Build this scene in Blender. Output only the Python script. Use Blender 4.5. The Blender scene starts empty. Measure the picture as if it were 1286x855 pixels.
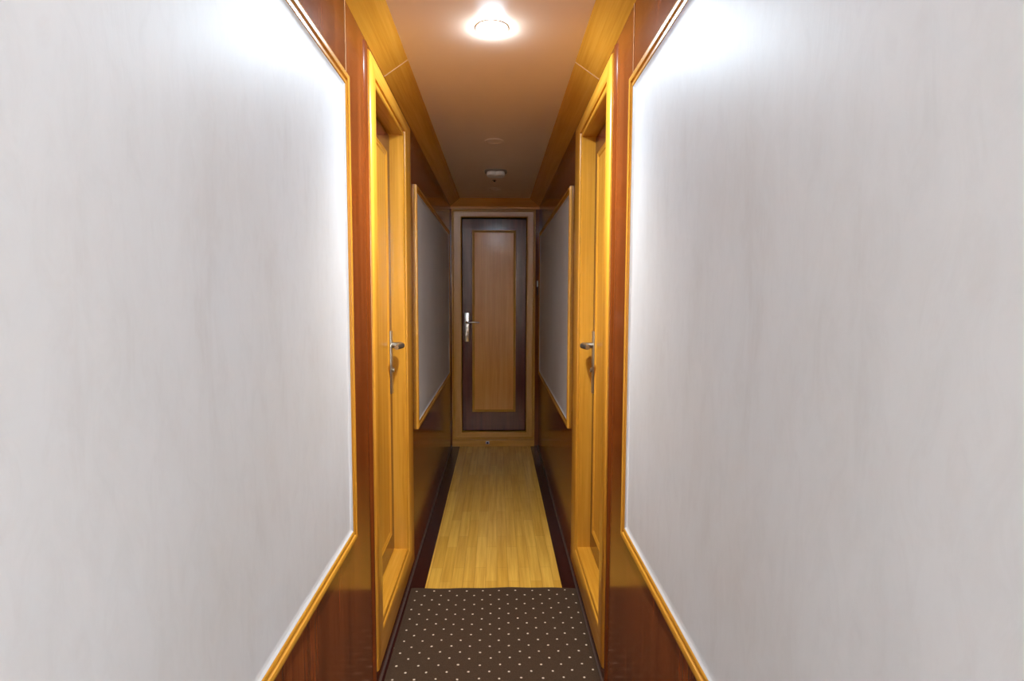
import bpy, bmesh, math
from mathutils import Vector, Matrix

SC = bpy.context.scene
COL = SC.collection

# ------------------------------------------------------------------ dimensions (metres)
A, B = -.397, .360          # faces of the left and right wall
D = 4.909                   # face of the end wall
YE = -.95                   # where the corridor opens into an unseen lobby, added to light the near panels
YB = -2.2                   # far wall of that lobby
LX0, LX1 = -1.7, 1.66       # its side walls
ZC = 2.128                  # ceiling
ZS = 2.070                  # foot of the cove
CL, CR = -.313, .274        # where the cove meets the ceiling
DY0, DY1, DZ0, DZ1 = 1.885, 2.437, .195, 1.972     # clear opening of the side doors
REC = .052                  # how deep the side door leaves sit

# ------------------------------------------------------------------ node helpers
def new_mat(name):
    m = bpy.data.materials.new(name); m.use_nodes = True
    nt = m.node_tree; nt.nodes.clear()
    out = nt.nodes.new('ShaderNodeOutputMaterial')
    b = nt.nodes.new('ShaderNodeBsdfPrincipled')
    nt.links.new(b.outputs[0], out.inputs[0])
    return m, nt, b

def N(nt, kind, **kw):
    n = nt.nodes.new(kind)
    for k, v in kw.items():
        if k in n.inputs.keys(): n.inputs[k].default_value = v
        else: setattr(n, k, v)
    return n

def mapped(nt, scale, rot=(0, 0, 0)):
    tc = nt.nodes.new('ShaderNodeTexCoord')
    mp = nt.nodes.new('ShaderNodeMapping')
    mp.inputs['Scale'].default_value = scale
    mp.inputs['Rotation'].default_value = rot
    nt.links.new(tc.outputs['Object'], mp.inputs['Vector'])
    return mp

def ramp(nt, src, stops):
    r = nt.nodes.new('ShaderNodeValToRGB')
    e = r.color_ramp.elements
    while len(e) < len(stops): e.new(.5)
    for q, (p, c) in zip(e, stops):
        q.position = p; q.color = (*c, 1)
    nt.links.new(src, r.inputs[0])
    return r

def wood(name, dark, mid, light, grain='z', fine=1., rough=.22, coat=.0, spec=.5, ior=1.5, bump=.02):
    """Varnished timber: streaky noise stretched along the grain."""
    m, nt, b = new_mat(name)
    def sc(across, along):
        s = [across]*3; s['xyz'.index(grain)] = along; return tuple(s)
    m1 = mapped(nt, sc(26*fine, 1.1*fine)); m2 = mapped(nt, sc(150*fine, 3.5*fine))
    n1 = N(nt, 'ShaderNodeTexNoise', Scale=1., Detail=5., Roughness=.6, Distortion=.5)
    n2 = N(nt, 'ShaderNodeTexNoise', Scale=1., Detail=3., Roughness=.6)
    nt.links.new(m1.outputs[0], n1.inputs['Vector']); nt.links.new(m2.outputs[0], n2.inputs['Vector'])
    mx = N(nt, 'ShaderNodeMath', operation='MULTIPLY_ADD')
    nt.links.new(n2.outputs['Fac'], mx.inputs[0]); mx.inputs[1].default_value = .35
    ad = N(nt, 'ShaderNodeMath', operation='MULTIPLY'); ad.inputs[1].default_value = .65
    nt.links.new(n1.outputs['Fac'], ad.inputs[0]); nt.links.new(ad.outputs[0], mx.inputs[2])
    r = ramp(nt, mx.outputs[0], [(.33, dark), (.5, mid), (.68, light)])
    nt.links.new(r.outputs[0], b.inputs['Base Color'])
    b.inputs['Roughness'].default_value = rough
    b.inputs['Specular IOR Level'].default_value = spec
    b.inputs['IOR'].default_value = ior
    b.inputs['Coat Weight'].default_value = coat
    b.inputs['Coat Roughness'].default_value = .06
    bp = N(nt, 'ShaderNodeBump', Strength=bump, Distance=.01)
    nt.links.new(n2.outputs['Fac'], bp.inputs['Height'])
    nt.links.new(bp.outputs[0], b.inputs['Normal'])
    return m

def plain(name, col, rough=.5, metal=0., spec=.5):
    m, nt, b = new_mat(name)
    b.inputs['Base Color'].default_value = (*col, 1)
    b.inputs['Roughness'].default_value = rough
    b.inputs['Metallic'].default_value = metal
    b.inputs['Specular IOR Level'].default_value = spec
    n = N(nt, 'ShaderNodeTexNoise', Scale=260., Detail=2.)
    tc = nt.nodes.new('ShaderNodeTexCoord'); nt.links.new(tc.outputs['Object'], n.inputs['Vector'])
    bp = N(nt, 'ShaderNodeBump', Strength=.03, Distance=.002)
    nt.links.new(n.outputs['Fac'], bp.inputs['Height']); nt.links.new(bp.outputs[0], b.inputs['Normal'])
    return m

# ------------------------------------------------------------------ materials
OCH = ((.48, .200, .016), (.58, .262, .025), (.66, .320, .04))
M_OCH_V = wood('ochre_varnished_wood_upright', *OCH, grain='z', rough=.25, spec=.38)
M_OCH_Y = wood('ochre_varnished_wood_lengthwise', *OCH, grain='y', rough=.25, spec=.38)
M_OCH_X = wood('ochre_varnished_wood_crosswise', *OCH, grain='x', rough=.25, spec=.38)
MAH = ((.10, .021, .004), (.175, .039, .007), (.26, .064, .013))
M_MAH = wood('mahogany_gloss_wall', *MAH, grain='z', fine=.8, rough=.15, spec=.27, bump=.006)
DMA = ((.060, .010, .006), (.105, .020, .012), (.16, .032, .018))
M_DARK = wood('dark_mahogany_door', *DMA, grain='z', rough=.15, spec=.42, bump=.02)
M_BORD = wood('dark_border_wood', (.020, .005, .004), (.034, .008, .006), (.05, .012, .009), grain='y', rough=.22)
HON = ((.70, .28, .05), (.80, .35, .07), (.86, .42, .10))
M_HON = wood('honey_door_panel', *HON, grain='z', fine=1.2, rough=.18, spec=.28, bump=.02)
M_HON_X = wood('honey_trim_crosswise', *HON, grain='x', rough=.25, spec=.4)
M_NICK = plain('satin_nickel', (.42, .39, .33), .38, 1.)
M_CHR = plain('brushed_chrome', (.66, .64, .61), .22, 1.)
M_STEEL = plain('dull_steel', (.45, .40, .33), .4, 1.)
M_BLK = plain('black_gap', (.012, .008, .006), .7)
M_WHT = plain('cream_plastic', (.93, .91, .88), .35)
M_GREY = plain('grey_plastic', (.30, .24, .20), .5)
M_SEAM = plain('sealant', (.07, .045, .035), .45)
M_LOBBY = plain('dark_added_lobby_carpet', (.05, .04, .035), .95, 0., .1)
M_LWALL = plain('white_added_lobby_paint', (.84, .84, .84), .6)
M_LBACK = plain('tan_added_lobby_paint', (.70, .60, .50), .6)
M_SEAL = plain('sand_coloured_bead', (.62, .36, .16), .4)

def mat_ceiling():
    m, nt, b = new_mat('tan_ceiling_paint')
    mp = mapped(nt, (3, 3, 3)); n = N(nt, 'ShaderNodeTexNoise', Scale=1., Detail=4.)
    nt.links.new(mp.outputs[0], n.inputs['Vector'])
    r = ramp(nt, n.outputs['Fac'], [(.3, (.87, .70, .57)), (.7, (.89, .72, .585))])
    nt.links.new(r.outputs[0], b.inputs['Base Color'])
    b.inputs['Roughness'].default_value = .38
    return m
M_CEIL = mat_ceiling()

def mat_panel():
    """Off-white brushed plaster with faint slanting strokes."""
    m, nt, b = new_mat('off_white_brushed_plaster')
    mp = mapped(nt, (1, 5, 1.3), (math.radians(-24), 0, 0))
    n = N(nt, 'ShaderNodeTexNoise', Scale=2.2, Detail=8., Roughness=.62, Distortion=.6)
    nt.links.new(mp.outputs[0], n.inputs['Vector'])
    r = ramp(nt, n.outputs['Fac'], [(.22, (.56, .56, .568)), (.42, (.605, .618, .632)), (.72, (.625, .638, .655))])
    m2 = mapped(nt, (1, 1, 1)); n2 = N(nt, 'ShaderNodeTexNoise', Scale=1.7, Detail=4.)
    nt.links.new(m2.outputs[0], n2.inputs['Vector'])
    r2 = ramp(nt, n2.outputs['Fac'], [(.38, (1, 1, 1)), (.72, (.93, .90, .865))])
    mx = N(nt, 'ShaderNodeMix', data_type='RGBA', blend_type='MULTIPLY'); mx.inputs[0].default_value = 1.
    nt.links.new(r.outputs[0], mx.inputs[6]); nt.links.new(r2.outputs[0], mx.inputs[7])
    m3 = mapped(nt, (1, 2.4, 1), (math.radians(-24), 0, 0)); n3 = N(nt, 'ShaderNodeTexNoise', Scale=11., Detail=6., Roughness=.7, Distortion=1.2)
    nt.links.new(m3.outputs[0], n3.inputs['Vector'])
    r3 = ramp(nt, n3.outputs['Fac'], [(.28, (.955, .95, .948)), (.55, (1, 1, 1))])
    mx2 = N(nt, 'ShaderNodeMix', data_type='RGBA', blend_type='MULTIPLY'); mx2.inputs[0].default_value = 1.
    nt.links.new(mx.outputs[2], mx2.inputs[6]); nt.links.new(r3.outputs[0], mx2.inputs[7])
    nt.links.new(mx2.outputs[2], b.inputs['Base Color'])
    b.inputs['Roughness'].default_value = .5
    b.inputs['Specular IOR Level'].default_value = .3
    bp = N(nt, 'ShaderNodeBump', Strength=.10, Distance=.01)
    nt.links.new(n.outputs['Fac'], bp.inputs['Height']); nt.links.new(bp.outputs[0], b.inputs['Normal'])
    return m
M_PAN = mat_panel()

def mat_floor():
    """Yellow laminate made of short narrow staves."""
    m, nt, b = new_mat('yellow_stave_floor')
    tc = nt.nodes.new('ShaderNodeTexCoord')
    mp = N(nt, 'ShaderNodeMapping'); mp.inputs['Rotation'].default_value = (0, 0, math.pi/2)
    nt.links.new(tc.outputs['Object'], mp.inputs['Vector'])
    br = N(nt, 'ShaderNodeTexBrick', offset=.37, offset_frequency=2)
    br.inputs['Scale'].default_value = 1.
    br.inputs['Brick Width'].default_value = .36; br.inputs['Row Height'].default_value = .052
    br.inputs['Mortar Size'].default_value = .0006; br.inputs['Mortar Smooth'].default_value = .3
    br.inputs['Color1'].default_value = (.68, .375, .05, 1); br.inputs['Color2'].default_value = (.80, .47, .08, 1)
    br.inputs['Mortar'].default_value = (.36, .17, .03, 1)
    nt.links.new(mp.outputs[0], br.inputs['Vector'])
    m1 = mapped(nt, (60, 2.2, 1)); n = N(nt, 'ShaderNodeTexNoise', Scale=1., Detail=5., Roughness=.6)
    nt.links.new(m1.outputs[0], n.inputs['Vector'])
    r = ramp(nt, n.outputs['Fac'], [(.3, (.78, .72, .62)), (.65, (1.05, 1.05, 1.05))])
    mx = N(nt, 'ShaderNodeMix', data_type='RGBA', blend_type='MULTIPLY'); mx.inputs[0].default_value = 1.
    nt.links.new(br.outputs['Color'], mx.inputs[6]); nt.links.new(r.outputs[0], mx.inputs[7])
    nt.links.new(mx.outputs[2], b.inputs['Base Color'])
    b.inputs['Roughness'].default_value = .20
    return m
M_FLOOR = mat_floor()

def mat_carpet():
    """Brown pile with a staggered grid of small beige dots woven in."""
    m, nt, b = new_mat('brown_dotted_carpet')
    tc = nt.nodes.new('ShaderNodeTexCoord')
    jn = N(nt, 'ShaderNodeTexNoise', Scale=9., Detail=1.)
    nt.links.new(tc.outputs['Object'], jn.inputs['Vector'])
    sub = N(nt, 'ShaderNodeVectorMath', operation='SUBTRACT'); sub.inputs[1].default_value = (.5, .5, .5)
    nt.links.new(jn.outputs['Color'], sub.inputs[0])
    scl = N(nt, 'ShaderNodeVectorMath', operation='SCALE'); scl.inputs['Scale'].default_value = .018
    nt.links.new(sub.outputs[0], scl.inputs[0])
    add = N(nt, 'ShaderNodeVectorMath', operation='ADD')
    nt.links.new(tc.outputs['Object'], add.inputs[0]); nt.links.new(scl.outputs[0], add.inputs[1])
    sep = N(nt, 'ShaderNodeSeparateXYZ'); nt.links.new(add.outputs[0], sep.inputs[0])
    P = .0725
    def math_(op, a, bb=None):
        n = N(nt, 'ShaderNodeMath', operation=op)
        for i, v in enumerate((a, bb)):
            if v is None: continue
            if isinstance(v, (int, float)): n.inputs[i].default_value = v
            else: nt.links.new(v, n.inputs[i])
        return n.outputs[0]
    def lattice(ox, oy):
        out = []
        for s, o in ((sep.outputs[0], ox), (sep.outputs[1], oy)):
            f = math_('FRACT', math_('ADD', math_('DIVIDE', math_('SUBTRACT', s, o), P), 100.5))
            out.append(math_('MULTIPLY', math_('SUBTRACT', f, .5), P))
        q = math_('ADD', math_('POWER', math_('ABSOLUTE', out[0]), 2.), math_('POWER', math_('ABSOLUTE', out[1]), 2.))
        d = math_('SQRT', q)
        mr = N(nt, 'ShaderNodeMapRange', clamp=True)
        mr.inputs['From Min'].default_value = .0026; mr.inputs['From Max'].default_value = .0048
        mr.inputs['To Min'].default_value = 1.; mr.inputs['To Max'].default_value = 0.
        nt.links.new(d, mr.inputs['Value'])
        return mr.outputs[0]
    ox, oy = CARX, CARY
    dots = math_('MAXIMUM', lattice(-.352-ox, 1.915-oy), lattice(-.352-ox+P/2, 1.915-oy+P/2))
    pn = N(nt, 'ShaderNodeTexNoise', Scale=420., Detail=2.)
    nt.links.new(tc.outputs['Object'], pn.inputs['Vector'])
    r = ramp(nt, pn.outputs['Fac'], [(.3, (.046, .027, .015)), (.7, (.078, .046, .027))])
    mx = N(nt, 'ShaderNodeMix', data_type='RGBA'); nt.links.new(dots, mx.inputs[0])
    nt.links.new(r.outputs[0], mx.inputs[6]); mx.inputs[7].default_value = (.70, .57, .43, 1)
    nt.links.new(mx.outputs[2], b.inputs['Base Color'])
    b.inputs['Roughness'].default_value = .95
    b.inputs['Specular IOR Level'].default_value = .1
    bp = N(nt, 'ShaderNodeBump', Strength=.5, Distance=.004)
    nt.links.new(pn.outputs['Fac'], bp.inputs['Height']); nt.links.new(bp.outputs[0], b.inputs['Normal'])
    return m
CARX, CARY = 0., 1.0
M_CARPET = mat_carpet()

LENS, BEAM, FILL = 620., 58., 78.  # strengths of the lamp lens, its beam and the added lobby panes
def mat_glow(e, col=(.82, 1., 1.16)):
    m, nt, b = new_mat('lit_lens_and_fill_pane')
    b.inputs['Base Color'].default_value = (.9, .9, .9, 1)
    b.inputs['Emission Color'].default_value = (*col, 1)
    b.inputs['Emission Strength'].default_value = e
    return m

# ------------------------------------------------------------------ mesh helpers
def obj(name, bm, mats, parent=None, smooth=False):
    """Link a bmesh given in world coordinates as one mesh object under its parent."""
    if not isinstance(mats, (list, tuple)): mats = [mats]
    bmesh.ops.recalc_face_normals(bm, faces=bm.faces)
    off = Vector((0, 0, 0)); p = parent
    while p is not None:
        off += p.location; p = p.parent
    if parent is None and getattr(bm, 'base', None): pass
    bmesh.ops.translate(bm, verts=bm.verts, vec=-off)
    me = bpy.data.meshes.new(name); bm.to_mesh(me); bm.free()
    for m in mats: me.materials.append(m)
    if smooth:
        me.set_sharp_from_angle(angle=math.radians(35)) if hasattr(me, 'set_sharp_from_angle') else None
        for f in me.polygons: f.use_smooth = True
    o = bpy.data.objects.new(name, me); COL.objects.link(o)
    o.parent = parent
    return o

def tag(o, label=None, cat=None, group=None, kind=None):
    for k, v in (('label', label), ('category', cat), ('group', group), ('kind', kind)):
        if v: o[k] = v
    return o

def empty(name, loc, label, cat, group=None, kind=None):
    o = bpy.data.objects.new(name, None); COL.objects.link(o); o.location = loc
    o.empty_display_size = .1
    return tag(o, label, cat, group, kind)

def box(bm, x0, x1, y0, y1, z0, z1, bev=0., mi=0):
    v = [bm.verts.new(p) for p in ((x0,y0,z0),(x1,y0,z0),(x1,y1,z0),(x0,y1,z0),(x0,y0,z1),(x1,y0,z1),(x1,y1,z1),(x0,y1,z1))]
    fs = [bm.faces.new([v[i] for i in q]) for q in ((0,3,2,1),(4,5,6,7),(0,1,5,4),(1,2,6,5),(2,3,7,6),(3,0,4,7))]
    for f in fs: f.material_index = mi
    if bev:
        es = list({e for f in fs for e in f.edges})
        bmesh.ops.bevel(bm, geom=es, offset=bev, segments=2, affect='EDGES', profile=.5)

def boxes(*bs, bev=0.):
    bm = bmesh.new()
    for q in bs: box(bm, *q, bev=bev)
    return bm

def cyl(bm, c, axis, r0, r1, h0, h1, n=32, caps=True):
    ax = 'xyz'.index(axis); u, w = [(1, 2), (0, 2), (0, 1)][ax]
    rings = []
    for r, h in ((r0, h0), (r1, h1)):
        ring = []
        for k in range(n):
            a = 2*math.pi*k/n; p = [0, 0, 0]
            p[ax] = c[ax]+h; p[u] = c[u]+r*math.cos(a); p[w] = c[w]+r*math.sin(a)
            ring.append(bm.verts.new(p))
        rings.append(ring)
    for k in range(n):
        bm.faces.new([rings[0][k], rings[0][(k+1) % n], rings[1][(k+1) % n], rings[1][k]])
    if caps:
        bm.faces.new(rings[0]); bm.faces.new(rings[1])

def lathe(bm, c, pts, n=40):
    """Turn (radius, height) points about a vertical axis through c."""
    rings = []
    for r, h in pts:
        if r < 1e-6: rings.append([bm.verts.new((c[0], c[1], c[2]+h))])
        else: rings.append([bm.verts.new((c[0]+r*math.cos(2*math.pi*k/n), c[1]+r*math.sin(2*math.pi*k/n), c[2]+h)) for k in range(n)])
    for a, b in zip(rings, rings[1:]):
        for k in range(n):
            q = [a[k % len(a)], a[(k+1) % len(a)], b[(k+1) % len(b)], b[k % len(b)]]
            q = [v for i, v in enumerate(q) if v not in q[:i]]
            if len(q) > 2: bm.faces.new(q)

def frame(bm, rect, widths, prof, to3d, mis=(0, 1)):
    """A mitred frame round rect=(u0,u1,v0,v1). prof holds ('i',d,h) measured out from the inner edge
    or ('o',d,h) measured in from the outer edge; widths = (u0 side, u1 side, v0 side, v1 side)."""
    u0, u1, v0, v1 = rect
    rings = []
    for k, d, h in prof:
        o = [d if k == 'i' else w-d for w in widths]
        ring = [(u0-o[0], v0-o[2]), (u1+o[1], v0-o[2]), (u1+o[1], v1+o[3]), (u0-o[0], v1+o[3])]
        rings.append([bm.verts.new(to3d(u, v, h)) for u, v in ring])
    for a, b in zip(rings, rings[1:]):
        for k in range(4):
            f = bm.faces.new([a[k], a[(k+1) % 4], b[(k+1) % 4], b[k]])
            f.material_index = mis[1] if k in (0, 2) else mis[0]
    for k in range(4):                      # the side that lies on the wall
        f = bm.faces.new([rings[-1][k], rings[-1][(k+1) % 4], rings[0][(k+1) % 4], rings[0][k]])
        f.material_index = mis[1] if k in (0, 2) else mis[0]

def on_left(u, v, h): return (A+h, u, v)
def on_right(u, v, h): return (B-h, u, v)
def on_end(u, v, h): return (u, D-h, v)

# ------------------------------------------------------------------ the shell
T = .12
flo = obj('floor', boxes((-.322, .2932, YE, D+.14, -.06, 0)), M_FLOOR)
tag(flo, 'yellow stave wood floor down the middle of the corridor', 'floor', kind='structure')
lob = obj('floor_back', boxes((LX0-T, LX1+T, YB-T, YE, -.06, 0)), M_LOBBY)  # lobby shell added out of view to carry fill light into the corridor
tag(lob, 'dark carpeted floor of the added lobby behind the viewer', 'floor', kind='structure')
for x0, x1 in ((A-.16, -.322), (.2932, B+.16)):
    bs = obj('border_strip', boxes((x0, x1, YE, D+.14, -.06, 0)), M_BORD, flo)
    tag(bs, 'dark wood border strip')

cei = obj('ceiling', boxes((A-.16, B+.16, YE, D+.14, ZC, ZC+.06)), M_CEIL)
tag(obj('ceiling_back', boxes((LX0-T, LX1+T, YB-T, YE, ZC, ZC+.06)), M_LWALL), 'white ceiling of the added lobby behind the viewer', 'ceiling', kind='structure')
tag(cei, 'tan painted ceiling of the corridor', 'ceiling', kind='structure')

def side_wall(name, side):
    x0, x1 = (A-T, A) if side == 'l' else (B, B+T)
    oy0, oy1, oz0, oz1 = DY0-.02, DY1+.02, DZ0-.02, DZ1+.02
    o = obj(name, boxes((x0, x1, YE, oy0, 0, ZC), (x0, x1, oy1, D, 0, ZC),
                        (x0, x1, oy0, oy1, 0, oz0), (x0, x1, oy0, oy1, oz1, ZC)), M_MAH)
    tag(o, 'glossy mahogany wall on the %s of the corridor' % ('left' if side == 'l' else 'right'), 'wall', kind='structure')
    s = 1 if side == 'l' else -1
    xw = A if side == 'l' else B
    bm = bmesh.new()                                     # thin bright joint between two wall boards
    box(bm, min(xw, xw+s*.0012), max(xw, xw+s*.0012), 1.546, 1.5485, 1.884, ZS)
    obj('board_joint', bm, M_SEAL, o)
    return o
side_wall('wall_left', 'l'); side_wall('wall_right', 'r')
ex0, ex1, ez0, ez1 = -.305, .252, .123, 1.978            # clear opening of the end door
wend = obj('wall_end', boxes((A-T, ex0-.02, D, D+T, 0, ZC), (ex1+.02, B+T, D, D+T, 0, ZC),
                             (ex0-.02, ex1+.02, D, D+T, 0, ez0-.02), (ex0-.02, ex1+.02, D, D+T, ez1+.02, ZC)), M_MAH)
tag(wend, 'mahogany end wall of the corridor', 'wall', kind='structure')
tag(obj('wall_far_back', boxes((LX0-T, LX1+T, YB-T, YB, 0, ZC)), M_LBACK), 'tan back wall of the added lobby behind the viewer', 'wall', kind='structure')
wb = obj('wall_back', boxes((LX0-T, LX0, YB, YE, 0, ZC), (LX1, LX1+T, YB, YE, 0, ZC),
                            (LX0-T, A-T, YE, YE+T, 0, ZC), (B+T, LX1+T, YE, YE+T, 0, ZC)), M_LWALL)
tag(wb, 'plain pale walls of the added lobby behind the viewer', 'wall', kind='structure')

# thin quarter-round bead where wall meets floor
for name, s, xw in (('baseboard_left', 1, A), ('baseboard_right', -1, B)):
    bm = bmesh.new(); ya, yb = YE, D; sec = [(0, 0)]+[(.006*math.cos(a*math.pi/8), .006*math.sin(a*math.pi/8)) for a in range(5)]
    r0 = [bm.verts.new((xw+s*d, ya, z)) for d, z in sec]; r1 = [bm.verts.new((xw+s*d, yb, z)) for d, z in sec]
    for k in range(len(sec)): bm.faces.new([r0[k], r0[(k+1) % len(sec)], r1[(k+1) % len(sec)], r1[k]])
    bm.faces.new(r0); bm.faces.new(r1)
    tag(obj(name, bm, M_SEAM, smooth=True), 'thin bead along the foot of the %s wall' % name.split('_')[1], 'baseboard', kind='structure')

# ------------------------------------------------------------------ coves: slanting boards between wall and ceiling
ARC = [(0., 0.), (1., 1.)]   # (rise 0..1, run 0..1): a flat slanting board
CY = .062                # how far the end cove stands out from the end wall
YJ = 2.066
def cove(name, side, ya, yb, mitre, label):
    bm = bmesh.new(); xw = A if side == 'l' else B; xc = CL if side == 'l' else CR
    sec = [(xw+(xc-xw)*run, ZS+(ZC-ZS)*rise, run) for rise, run in ARC]+[(xw, ZC, 0)]
    a = [bm.verts.new((x, ya, z)) for x, z, _ in sec]
    b = [bm.verts.new((x, yb-(CY*run if mitre else 0), z)) for x, z, run in sec]
    n = len(sec)
    for k in range(n): bm.faces.new([a[k], a[(k+1) % n], b[(k+1) % n], b[k]])
    bm.faces.new(a); bm.faces.new(b)
    return tag(obj(name, bm, M_OCH_Y, smooth=True), label, 'cove', kind='structure')
for side, nm in (('l', 'left'), ('r', 'right')):
    n0 = 1 if side == 'l' else 3
    c1 = cove('trim_%d' % n0, side, YE, YJ, False, 'near length of ochre cove above the %s wall' % nm)
    cove('trim_%d' % (n0+1), side, YJ+.005, D, True, 'far length of ochre cove above the %s wall' % nm)
    # pale filler in the joint between the two lengths
    bm = bmesh.new(); xw = A if side == 'l' else B; xc = CL if side == 'l' else CR
    s = 1 if side == 'l' else -1
    sec = [(xw+(xc-xw)*run+s*.0008, ZS+(ZC-ZS)*rise-.0008) for rise, run in ARC]+[(xw, ZC)]
    a = [bm.verts.new((x, YJ, z)) for x, z in sec]; b = [bm.verts.new((x, YJ+.005, z)) for x, z in sec]
    n = len(sec)
    for k in range(n): bm.faces.new([a[k], a[(k+1) % n], b[(k+1) % n], b[k]])
    bm.faces.new(a); bm.faces.new(b)
    obj('joint_filler', bm, M_SEAL, c1)
bm = bmesh.new()
sec = [(D, 2.046, 0), (D-.010, 2.046, 0), (D-.010, ZS-.006, 0)]+[(D-CY*run-.0001, ZS+(ZC-ZS)*rise, run) for rise, run in ARC]+[(D, ZC, 0)]
a = [bm.verts.new((A+(CL-A)*run, y, z)) for y, z, run in sec]; b = [bm.verts.new((B+(CR-B)*run, y, z)) for y, z, run in sec]
for k in range(len(sec)): bm.faces.new([a[k], a[(k+1) % len(sec)], b[(k+1) % len(sec)], b[k]])
bm.faces.new(a); bm.faces.new(b)
tag(obj('trim_5', bm, M_HON_X, smooth=True), 'ochre cove across the end wall above the far door', 'cove', kind='structure')

# ------------------------------------------------------------------ white wall panels in ochre mouldings
TRIM = [('i', 0, 0), ('i', 0, .005), ('i', .003, .0085), ('i', .008, .0095), ('i', .012, .0075), ('i', .0135, .004),
        ('i', .0155, .004), ('i', .018, .0105), ('i', .023, .0125), ('o', .006, .0125), ('o', .001, .009), ('o', 0, .005), ('o', 0, 0)]
def wall_panel(side, y0, y1, z0, z1, w, label):
    g3 = on_left if side == 'l' else on_right
    def f3(u, v, h): return g3(u, v, h+.0004)
    c = f3((y0+y1)/2, z0-w, 0)
    root = empty('wall_panel', c, label, 'wall panel', 'white panels framed on the corridor walls', 'thing')
    bm = bmesh.new()                     # slab with a hollow rounded edge that runs up to the moulding
    prof = [(0, .0005)]+[(.013*(1-math.cos(t)), .0105*(1-math.sin(t))+.0018) for t in [math.pi/2*k/6 for k in range(1, 7)]]
    prof = [(0, 0), (0, .0075)]+[(.014*math.sin(t), .0018+.0057*(1-math.sin(t))**1.6) for t in [math.pi/2*k/6 for k in range(1, 7)]]
    rings = []
    for d, h in prof:
        rings.append([bm.verts.new(f3(u, v, h)) for u, v in ((y0+d, z0+d), (y1-d, z0+d), (y1-d, z1-d), (y0+d, z1-d))])
    for p, q in zip(rings, rings[1:]):
        for k in range(4): bm.faces.new([p[k], p[(k+1) % 4], q[(k+1) % 4], q[k]])
    bm.faces.new(rings[-1]); bm.faces.new(rings[0])
    obj('panel_board', bm, M_PAN, root, smooth=True)
    bm = bmesh.new(); frame(bm, (y0, y1, z0, z1), (w,)*4, TRIM, f3)
    obj('moulding', bm, [M_OCH_V, M_OCH_Y], root, smooth=True)
    return root
wall_panel('l', -.85, 1.508, .666, 1.842, .034, 'large white plaster wall panel on the left wall, nearest the camera')
wall_panel('r', -.85, 1.515, .666, 1.847, .034, 'large white plaster wall panel on the right wall, nearest the camera')
wall_panel('l', 2.812, 4.640, .683, 1.803, .034, 'grey white wall panel on the left wall, between the left door and the end wall')
wall_panel('r', 2.820, 4.720, .683, 1.803, .034, 'grey white wall panel on the right wall, between the right door and the end wall')

# ------------------------------------------------------------------ doors
def lever_handle(root, face, out, y_or_x, z_mid, along, plate_w, plate_h, lever_len, lever_z, label, metal, fat):
    """face(u, v, h): u along the leaf, v height, h out of the leaf. along = direction the lever points in u."""
    bm = bmesh.new(); u = y_or_x; w, hh = plate_w/2, plate_h/2
    def slab(u0, u1, v0, v1, h0, h1, bev):
        p = [face(u0, v0, h0), face(u1, v1, h1)]
        lo = [min(p[0][i], p[1][i]) for i in range(3)]; hi = [max(p[0][i], p[1][i]) for i in range(3)]
        box(bm, lo[0], hi[0], lo[1], hi[1], lo[2], hi[2], bev=bev)
    slab(u-w, u+w, z_mid-hh, z_mid+hh, 0, .008, .003)
    h = obj('handle', bm, metal, root, smooth=True); tag(h, label)
    bm = bmesh.new()                                     # lever: neck, elbow and a tapering grip
    path = [((u, lever_z, .006), .0085), ((u, lever_z, .035), .0080), ((u+along*.006, lever_z, .046), .0085),
            ((u+along*.020, lever_z, .050), .0085), ((u+along*lever_len*.6, lever_z+.001, .050), .0075), ((u+along*lever_len, lever_z-.001, .046), .0055)]
    n = 16; rings = []
    P = [Vector(face(*p)) for p, _ in path]
    for i, (p, r) in enumerate(path):
        d = (P[min(i+1, len(P)-1)]-P[max(i-1, 0)]).normalized()
        up = Vector((0, 0, 1)); sd = d.cross(up).normalized(); up = sd.cross(d).normalized()
        rings.append([bm.verts.new(P[i]+sd*fat*r*math.cos(2*math.pi*k/n)*1.1+up*fat*r*math.sin(2*math.pi*k/n)) for k in range(n)])
    for a_, b_ in zip(rings, rings[1:]):
        for k in range(n): bm.faces.new([a_[k], a_[(k+1) % n], b_[(k+1) % n], b_[k]])
    bm.faces.new(rings[0]); bm.faces.new(rings[-1])
    obj('lever', bm, metal, h, smooth=True)
    bm = bmesh.new()
    c = face(u, lever_z-.105, .008); ax = 'x' if out == 'x' else 'y'
    sg = 1 if (Vector(face(u, 0, 1))-Vector(face(u, 0, 0)))['xyz'.index(ax)] > 0 else -1
    cyl(bm, c, ax, .011, .009, 0, sg*.008, 24)
    obj('lock_cylinder', bm, metal, h, smooth=True)

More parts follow.
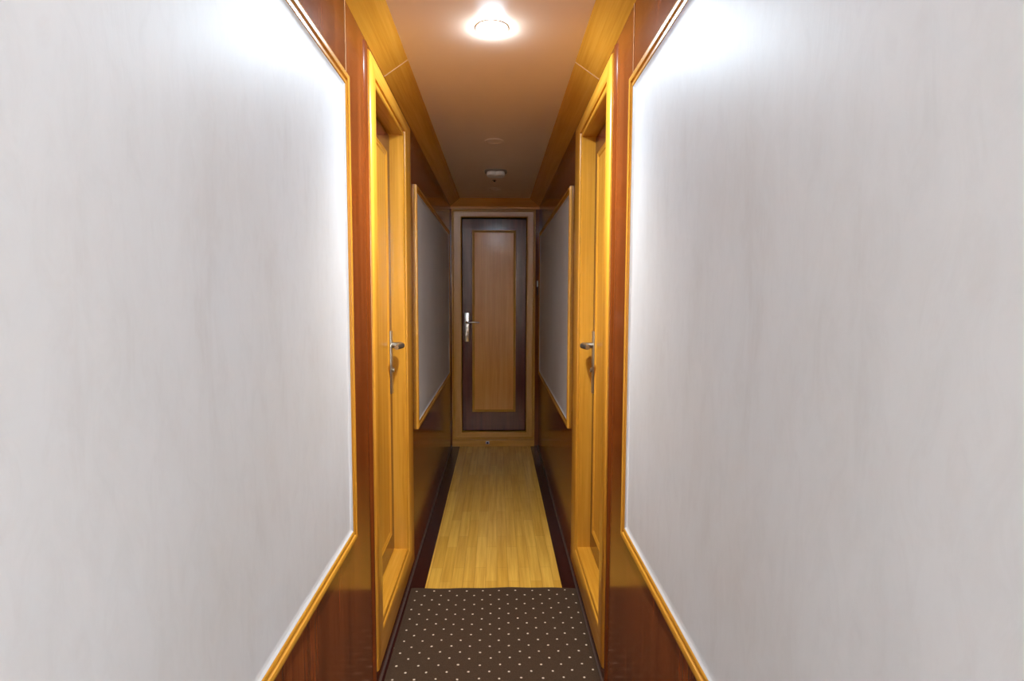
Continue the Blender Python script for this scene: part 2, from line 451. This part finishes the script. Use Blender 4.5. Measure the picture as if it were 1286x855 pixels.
CASE = [('i', 0, -REC-.03), ('i', 0, .002), ('i', .003, .006), ('i', .007, .0075), ('i', .012, .0065), ('i', .0135, .002), ('i', .018, .002),
        ('i', .020, .0095), ('i', .025, .0125), ('o', .012, .0135), ('o', .005, .0115), ('o', .001, .007), ('o', 0, .003), ('o', 0, 0)]
def side_door(name, side):
    f3 = on_left if side == 'l' else on_right
    s = 1 if side == 'l' else -1; xw = A if side == 'l' else B
    word = 'left' if side == 'l' else 'right'
    root = empty(name, (xw, (DY0+DY1)/2, 0), 'door in the %s wall, mahogany leaf deep in an ochre frame' % word, 'door', kind='structure')
    bm = bmesh.new(); frame(bm, (DY0, DY1, DZ0, DZ1), (.093, .150, .125, .075), CASE, f3)
    obj('frame', bm, [M_OCH_V, M_OCH_Y], root, smooth=True)
    # quarter-round mahogany bead on the near side of the frame
    bm = bmesh.new(); y1 = DY0-.0935
    sec = [(0., y1-.040)]+[(.007*math.sin(math.pi*k/12), y1-.040+.040*k/12) for k in range(1, 12)]+[(0., y1)]
    a = [bm.verts.new((xw+s*d, y, .0)) for d, y in sec]; b = [bm.verts.new((xw+s*d, y, ZS-.012)) for d, y in sec]
    for k in range(len(sec)): bm.faces.new([a[k], a[(k+1) % len(sec)], b[(k+1) % len(sec)], b[k]])
    bm.faces.new(a); bm.faces.new(b)
    tag(obj('edge_bead', bm, M_MAH, root, smooth=True), 'rounded mahogany bead beside the frame')
    # leaf
    def on_leaf(u, v, h): return f3(u, v, h-REC)
    g = .005
    y0, y1, z0, z1 = DY0+.002, DY1-g, DZ0+.006, DZ1-g
    bm = bmesh.new(); p, q = on_leaf(y0, z0, -.03), on_leaf(y1, z1, 0)
    box(bm, min(p[0], q[0]), max(p[0], q[0]), y0, y1, z0, z1, bev=.002)
    leaf = obj('door_leaf', bm, M_DARK, root)
    py0, py1, pz0, pz1 = DY0+.110, DY1-.115, DZ0+.125, DZ1-.110
    bm = bmesh.new()
    frame(bm, (py0, py1, pz0, pz1), (.024,)*4, [('i', 0, 0), ('i', 0, .004), ('i', .005, .007), ('i', .010, .005), ('i', .013, .005), ('i', .017, .008), ('o', .003, .007), ('o', 0, .004), ('o', 0, 0)], on_leaf)
    tag(obj('panel_moulding', bm, [M_OCH_V, M_OCH_Y], leaf, smooth=True), 'ochre moulding round the door panel')
    bm = bmesh.new(); p, q = on_leaf(0, 0, 0), on_leaf(0, 0, .003)
    box(bm, min(p[0], q[0]), max(p[0], q[0]), py0, py1, pz0, pz1)
    tag(obj('door_panel', bm, M_OCH_V, leaf), 'ochre door panel')
    lever_handle(root, on_leaf, 'x', DY1-.044, 1.025, -1, .040, .265, .112, 1.098, 'satin metal lever handle on a long plate', M_NICK, 1.5)
    return root
side_door('door_1', 'l'); side_door('door_2', 'r')

# end door
ed = empty('door_3', ((ex0+ex1)/2, D, 0), 'closed door in the end wall, dark mahogany with a honey panel', 'door', kind='structure')
bm = bmesh.new()
EC = [('i', 0, -.055), ('i', 0, .004), ('i', .003, .010), ('i', .012, .014), ('o', .022, .018), ('o', .019, .013), ('o', .016, .013), ('o', .013, .020), ('o', .004, .020), ('o', 0, .016), ('o', 0, 0)]
frame(bm, (ex0, ex1, ez0, ez1), (.084, .076, .064, .064), EC, on_end)
obj('frame', bm, [M_OCH_V, M_OCH_X], ed, smooth=True)
def on_eleaf(u, v, h): return (u, D+.022-h, v)
bm = bmesh.new(); box(bm, ex0+.006, ex1-.004, D+.022, D+.055, ez0+.010, ez1-.012, bev=.002)
leaf = obj('door_leaf', bm, M_DARK, ed)
pr = (-.196, .142, .318, 1.852)
bm = bmesh.new()
frame(bm, pr, (.020,)*4, [('i', 0, 0), ('i', 0, .005), ('i', .006, .010), ('i', .010, .007), ('i', .013, .012), ('o', .002, .012), ('o', 0, .008), ('o', 0, 0)], on_eleaf)
tag(obj('panel_moulding', bm, [M_OCH_V, M_OCH_X], leaf, smooth=True), 'ochre moulding round the door panel')
bm = bmesh.new(); box(bm, pr[0], pr[1], D+.018, D+.0225, pr[2], pr[3])
tag(obj('door_panel', bm, M_HON, leaf), 'honey coloured door panel with upright grain')
lever_handle(ed, on_eleaf, 'y', -.264, 1.041, 1, .046, .252, .112, 1.083, 'chrome lever handle on a long plate', M_CHR, 1.25)
bm = bmesh.new(); box(bm, A+.008, B-.034, D-.026, D, .0006, .058, bev=.002)
tag(obj('trim_6', bm, M_OCH_X), 'ochre kick strip on the end wall under the far door', 'trim', kind='structure')

# small metal hook hanging on the right side of the end door's frame
hk = empty('door_hook', (.345, D, 1.31), 'small dull metal hook on the end wall just right of the far door frame', 'hook')
bm = bmesh.new(); box(bm, .3405, .3515, D-.012, D, 1.388, 1.442, bev=.002)
obj('mount', bm, M_STEEL, hk)
bm = bmesh.new()
pts = [(1.392, .016), (1.36, .020), (1.335, .024), (1.318, .032), (1.322, .040), (1.334, .043)]
rings = []
for z, d in pts: rings.append([bm.verts.new((.346+.004*math.cos(2*math.pi*k/10), D-d+.0015+.003*math.sin(2*math.pi*k/10), z)) for k in range(10)])
for a_, b_ in zip(rings, rings[1:]):
    for k in range(10): bm.faces.new([a_[k], a_[(k+1) % 10], b_[(k+1) % 10], b_[k]])
bm.faces.new(rings[0]); bm.faces.new(rings[-1])
obj('prong', bm, M_BLK, hk, smooth=True)

# little door catch in the middle of the kick strip
ct = empty('door_catch', (-.082, D-.026, .02), 'tiny dark metal catch on the strip under the far door', 'door catch')
bm = bmesh.new(); box(bm, -.098, -.066, D-.034, D-.0262, .024, .048, bev=.003)
obj('catch_plate', bm, M_STEEL, ct)
bm = bmesh.new(); cyl(bm, (-.082, D-.034, .036), 'y', .009, .007, -.008, 0, 20)
obj('catch_button', bm, M_BLK, ct, smooth=True)

# ------------------------------------------------------------------ carpet
bm = bmesh.new()
x0, x1, n = -.381, .3535, 48
def fy(x): return 2.452+.004*math.sin(x*9+.6)+.002*math.sin(x*31)-.006*(x-0)/.37
top = []; low = []
ys = [-.94, 0, 1.2, 2.2]
rowsT = []
for j in range(len(ys)+2):
    row = []
    for i in range(n+1):
        x = x0+(x1-x0)*i/n
        if j < len(ys): y, z = ys[j], .0065
        elif j == len(ys): y, z = fy(x)-.004, .0065
        else: y, z = fy(x), .0035
        ex = .0035 if i in (0, n) else .0065
        row.append(bm.verts.new((x, y, min(z, ex))))
    rowsT.append(row)
for r0, r1 in zip(rowsT, rowsT[1:]):
    for i in range(n): bm.faces.new([r0[i], r0[i+1], r1[i+1], r1[i]])
edge = rowsT[0][:]+[r[-1] for r in rowsT[1:]]+rowsT[-1][-2::-1]+[r[0] for r in rowsT[-2:0:-1]]
base = [bm.verts.new((v.co.x, v.co.y, .0002)) for v in edge]
for k in range(len(edge)): bm.faces.new([edge[k], edge[(k+1) % len(edge)], base[(k+1) % len(edge)], base[k]])
bm.faces.new(base)
bmesh.ops.translate(bm, verts=bm.verts, vec=(-CARX, -CARY, 0))
car = obj('carpet_runner', bm, M_CARPET); car.location = (CARX, CARY, 0)
tag(car, 'dark brown carpet with small beige dots covering the near end of the floor', 'carpet')

# ------------------------------------------------------------------ ceiling fittings
RIM = .0016                          # the rim hangs below the lens and cuts off the shallowest light
def downlight(x, y, lit, label, lens=0., beam=0.):
    c = (x, y, ZC)
    root = empty('ceiling_downlight', c, label, 'ceiling light', 'round downlights recessed in the ceiling')
    bm = bmesh.new()
    if not lit: lathe(bm, c, [(.043, .0), (.044, -.0025), (.046, -.0036), (.049, -.0024), (.050, 0)])
    else: lathe(bm, c, [(.0462, .0), (.0468, -RIM), (.0485, -RIM-.0004), (.0495, -RIM*.5), (.050, 0)])
    obj('trim_ring', bm, M_WHT if lit else M_CEIL, root, smooth=True)
    bm = bmesh.new()
    if lit: lathe(bm, c, [(.0460, -.0004), (.0435, -.0033), (.035, -.0064), (.020, -.0082), (.0, -.0088)])
    else: lathe(bm, c, [(.0432, -.0004), (.030, -.0006), (.0, -.0006)])
    obj('lens', bm, mat_glow(lens) if lit else M_CEIL, root, smooth=True)
    if beam:                                             # the focused share of the lamp's light
        l = bpy.data.lights.new('downlight_beam', 'SPOT'); l.spot_size = math.radians(112); l.spot_blend = 1.
        l.shadow_soft_size = .03; l.energy = beam; l.color = (1., .96, .90)
        o = bpy.data.objects.new('downlight_beam', l); COL.objects.link(o)
        o.location = (c[0], c[1], ZC-.03)
downlight(-.017, 1.825, True, 'glowing round downlight in the ceiling, the only lit one in view', LENS, BEAM)
downlight(-.017, 3.097, False, 'unlit round downlight in the ceiling between the lit lamp and the white detector')
downlight(-.017, 4.434, False, 'small unlit round downlight in the ceiling closest to the end wall')
# bright panes added in the unseen lobby's back wall, lighting the near panels
for k, (x0, x1) in enumerate(((.42, 1.00), (-1.54, -.80))):
    wn = empty('window_%d' % (k+1), ((x0+x1)/2, YB, 1.45), 'bright pane added for fill light in the back wall of the unseen lobby', 'window', kind='structure')
    bm = bmesh.new(); frame(bm, (x0, x1, 1.45, 2.07), (.05,)*4, [('i', 0, 0), ('i', 0, .025), ('i', .01, .035), ('o', .004, .035), ('o', 0, .03), ('o', 0, 0)], lambda u, v, h: (u, YB+h, v), (0, 0))
    obj('window_frame', bm, M_WHT, wn)
    obj('pane', boxes((x0, x1, YB, YB+.006, 1.45, 2.07)), mat_glow(FILL, (.97, 1., 1.02)), wn)

# white detector with two rounded lobes on a grey base
c = Vector((-.010, 3.83, ZC))
det = empty('smoke_detector', c, 'white rounded detector on the ceiling towards the far door', 'smoke detector')
bm = bmesh.new()
def outline(sx, sy, notch):
    out = []
    for k in range(48):
        t = 2*math.pi*k/48; ct_, st_ = math.cos(t), math.sin(t)
        x = sx*math.copysign(abs(ct_)**.55, ct_); y = sy*math.copysign(abs(st_)**.6, st_)
        if y < 0: y += notch*math.exp(-(x/(sx*.28))**2)
        out.append((x, y))
    return out
def stack(bm, levels):
    rings = [[bm.verts.new((c.x+x, c.y+y, c.z+h)) for x, y in outline(sx, sy, nt_)] for sx, sy, nt_, h in levels]
    for a_, b_ in zip(rings, rings[1:]):
        for k in range(48): bm.faces.new([a_[k], a_[(k+1) % 48], b_[(k+1) % 48], b_[k]])
    bm.faces.new(rings[0]); bm.faces.new(rings[-1])
stack(bm, [(.074, .072, 0, 0), (.074, .072, 0, -.006), (.070, .068, 0, -.009)])
obj('base', bm, M_GREY, det, smooth=True)
bm = bmesh.new(); stack(bm, [(.058, .058, .016, -.008), (.060, .060, .016, -.020), (.057, .057, .016, -.030), (.048, .048, .012, -.034)])
obj('cover', bm, M_WHT, det, smooth=True)
cap = empty('ceiling_sensor', (-.020, 4.107, ZC), 'tiny dark fitting on the ceiling just beyond the white detector', 'sensor')
bm = bmesh.new(); lathe(bm, (-.020, 4.107, ZC), [(.016, 0), (.016, -.003), (.012, -.005), (0, -.006)], 20); obj('rim', bm, M_GREY, cap, smooth=True)
bm = bmesh.new(); lathe(bm, (-.020, 4.107, ZC), [(.008, -.0055), (.007, -.012), (0, -.013)], 16); obj('nozzle', bm, M_BLK, cap, smooth=True)

# ------------------------------------------------------------------ world, camera, colour
w = bpy.data.worlds.new('world'); w.use_nodes = True; SC.world = w
w.node_tree.nodes['Background'].inputs[0].default_value = (0, 0, 0, 1)

yaw, pitch, roll, sy = .0263, .077, .0034, .8314
f = Vector((math.sin(yaw)*math.cos(pitch), math.cos(yaw)*math.cos(pitch), -math.sin(pitch)))
r0 = Vector((math.cos(yaw), -math.sin(yaw), 0)); u0 = r0.cross(f)
r = r0*math.cos(roll)+u0*math.sin(roll); u = r.cross(f)
cd = bpy.data.cameras.new('camera'); co = bpy.data.objects.new('camera', cd); COL.objects.link(co)
M = Matrix((r, u, -f)).transposed().to_4x4(); M.translation = (0, 0, 1.3); co.matrix_world = M
cd.sensor_fit = 'HORIZONTAL'; cd.sensor_width = 36; cd.lens = 714/1286*36; cd.shift_y = sy/1286
cd.clip_start = .02
SC.camera = co
SC.view_settings.view_transform = 'Standard'; SC.view_settings.look = 'None'
SC.view_settings.gamma = 1; SC.view_settings.use_curve_mapping = False
SC.view_settings.exposure = .42
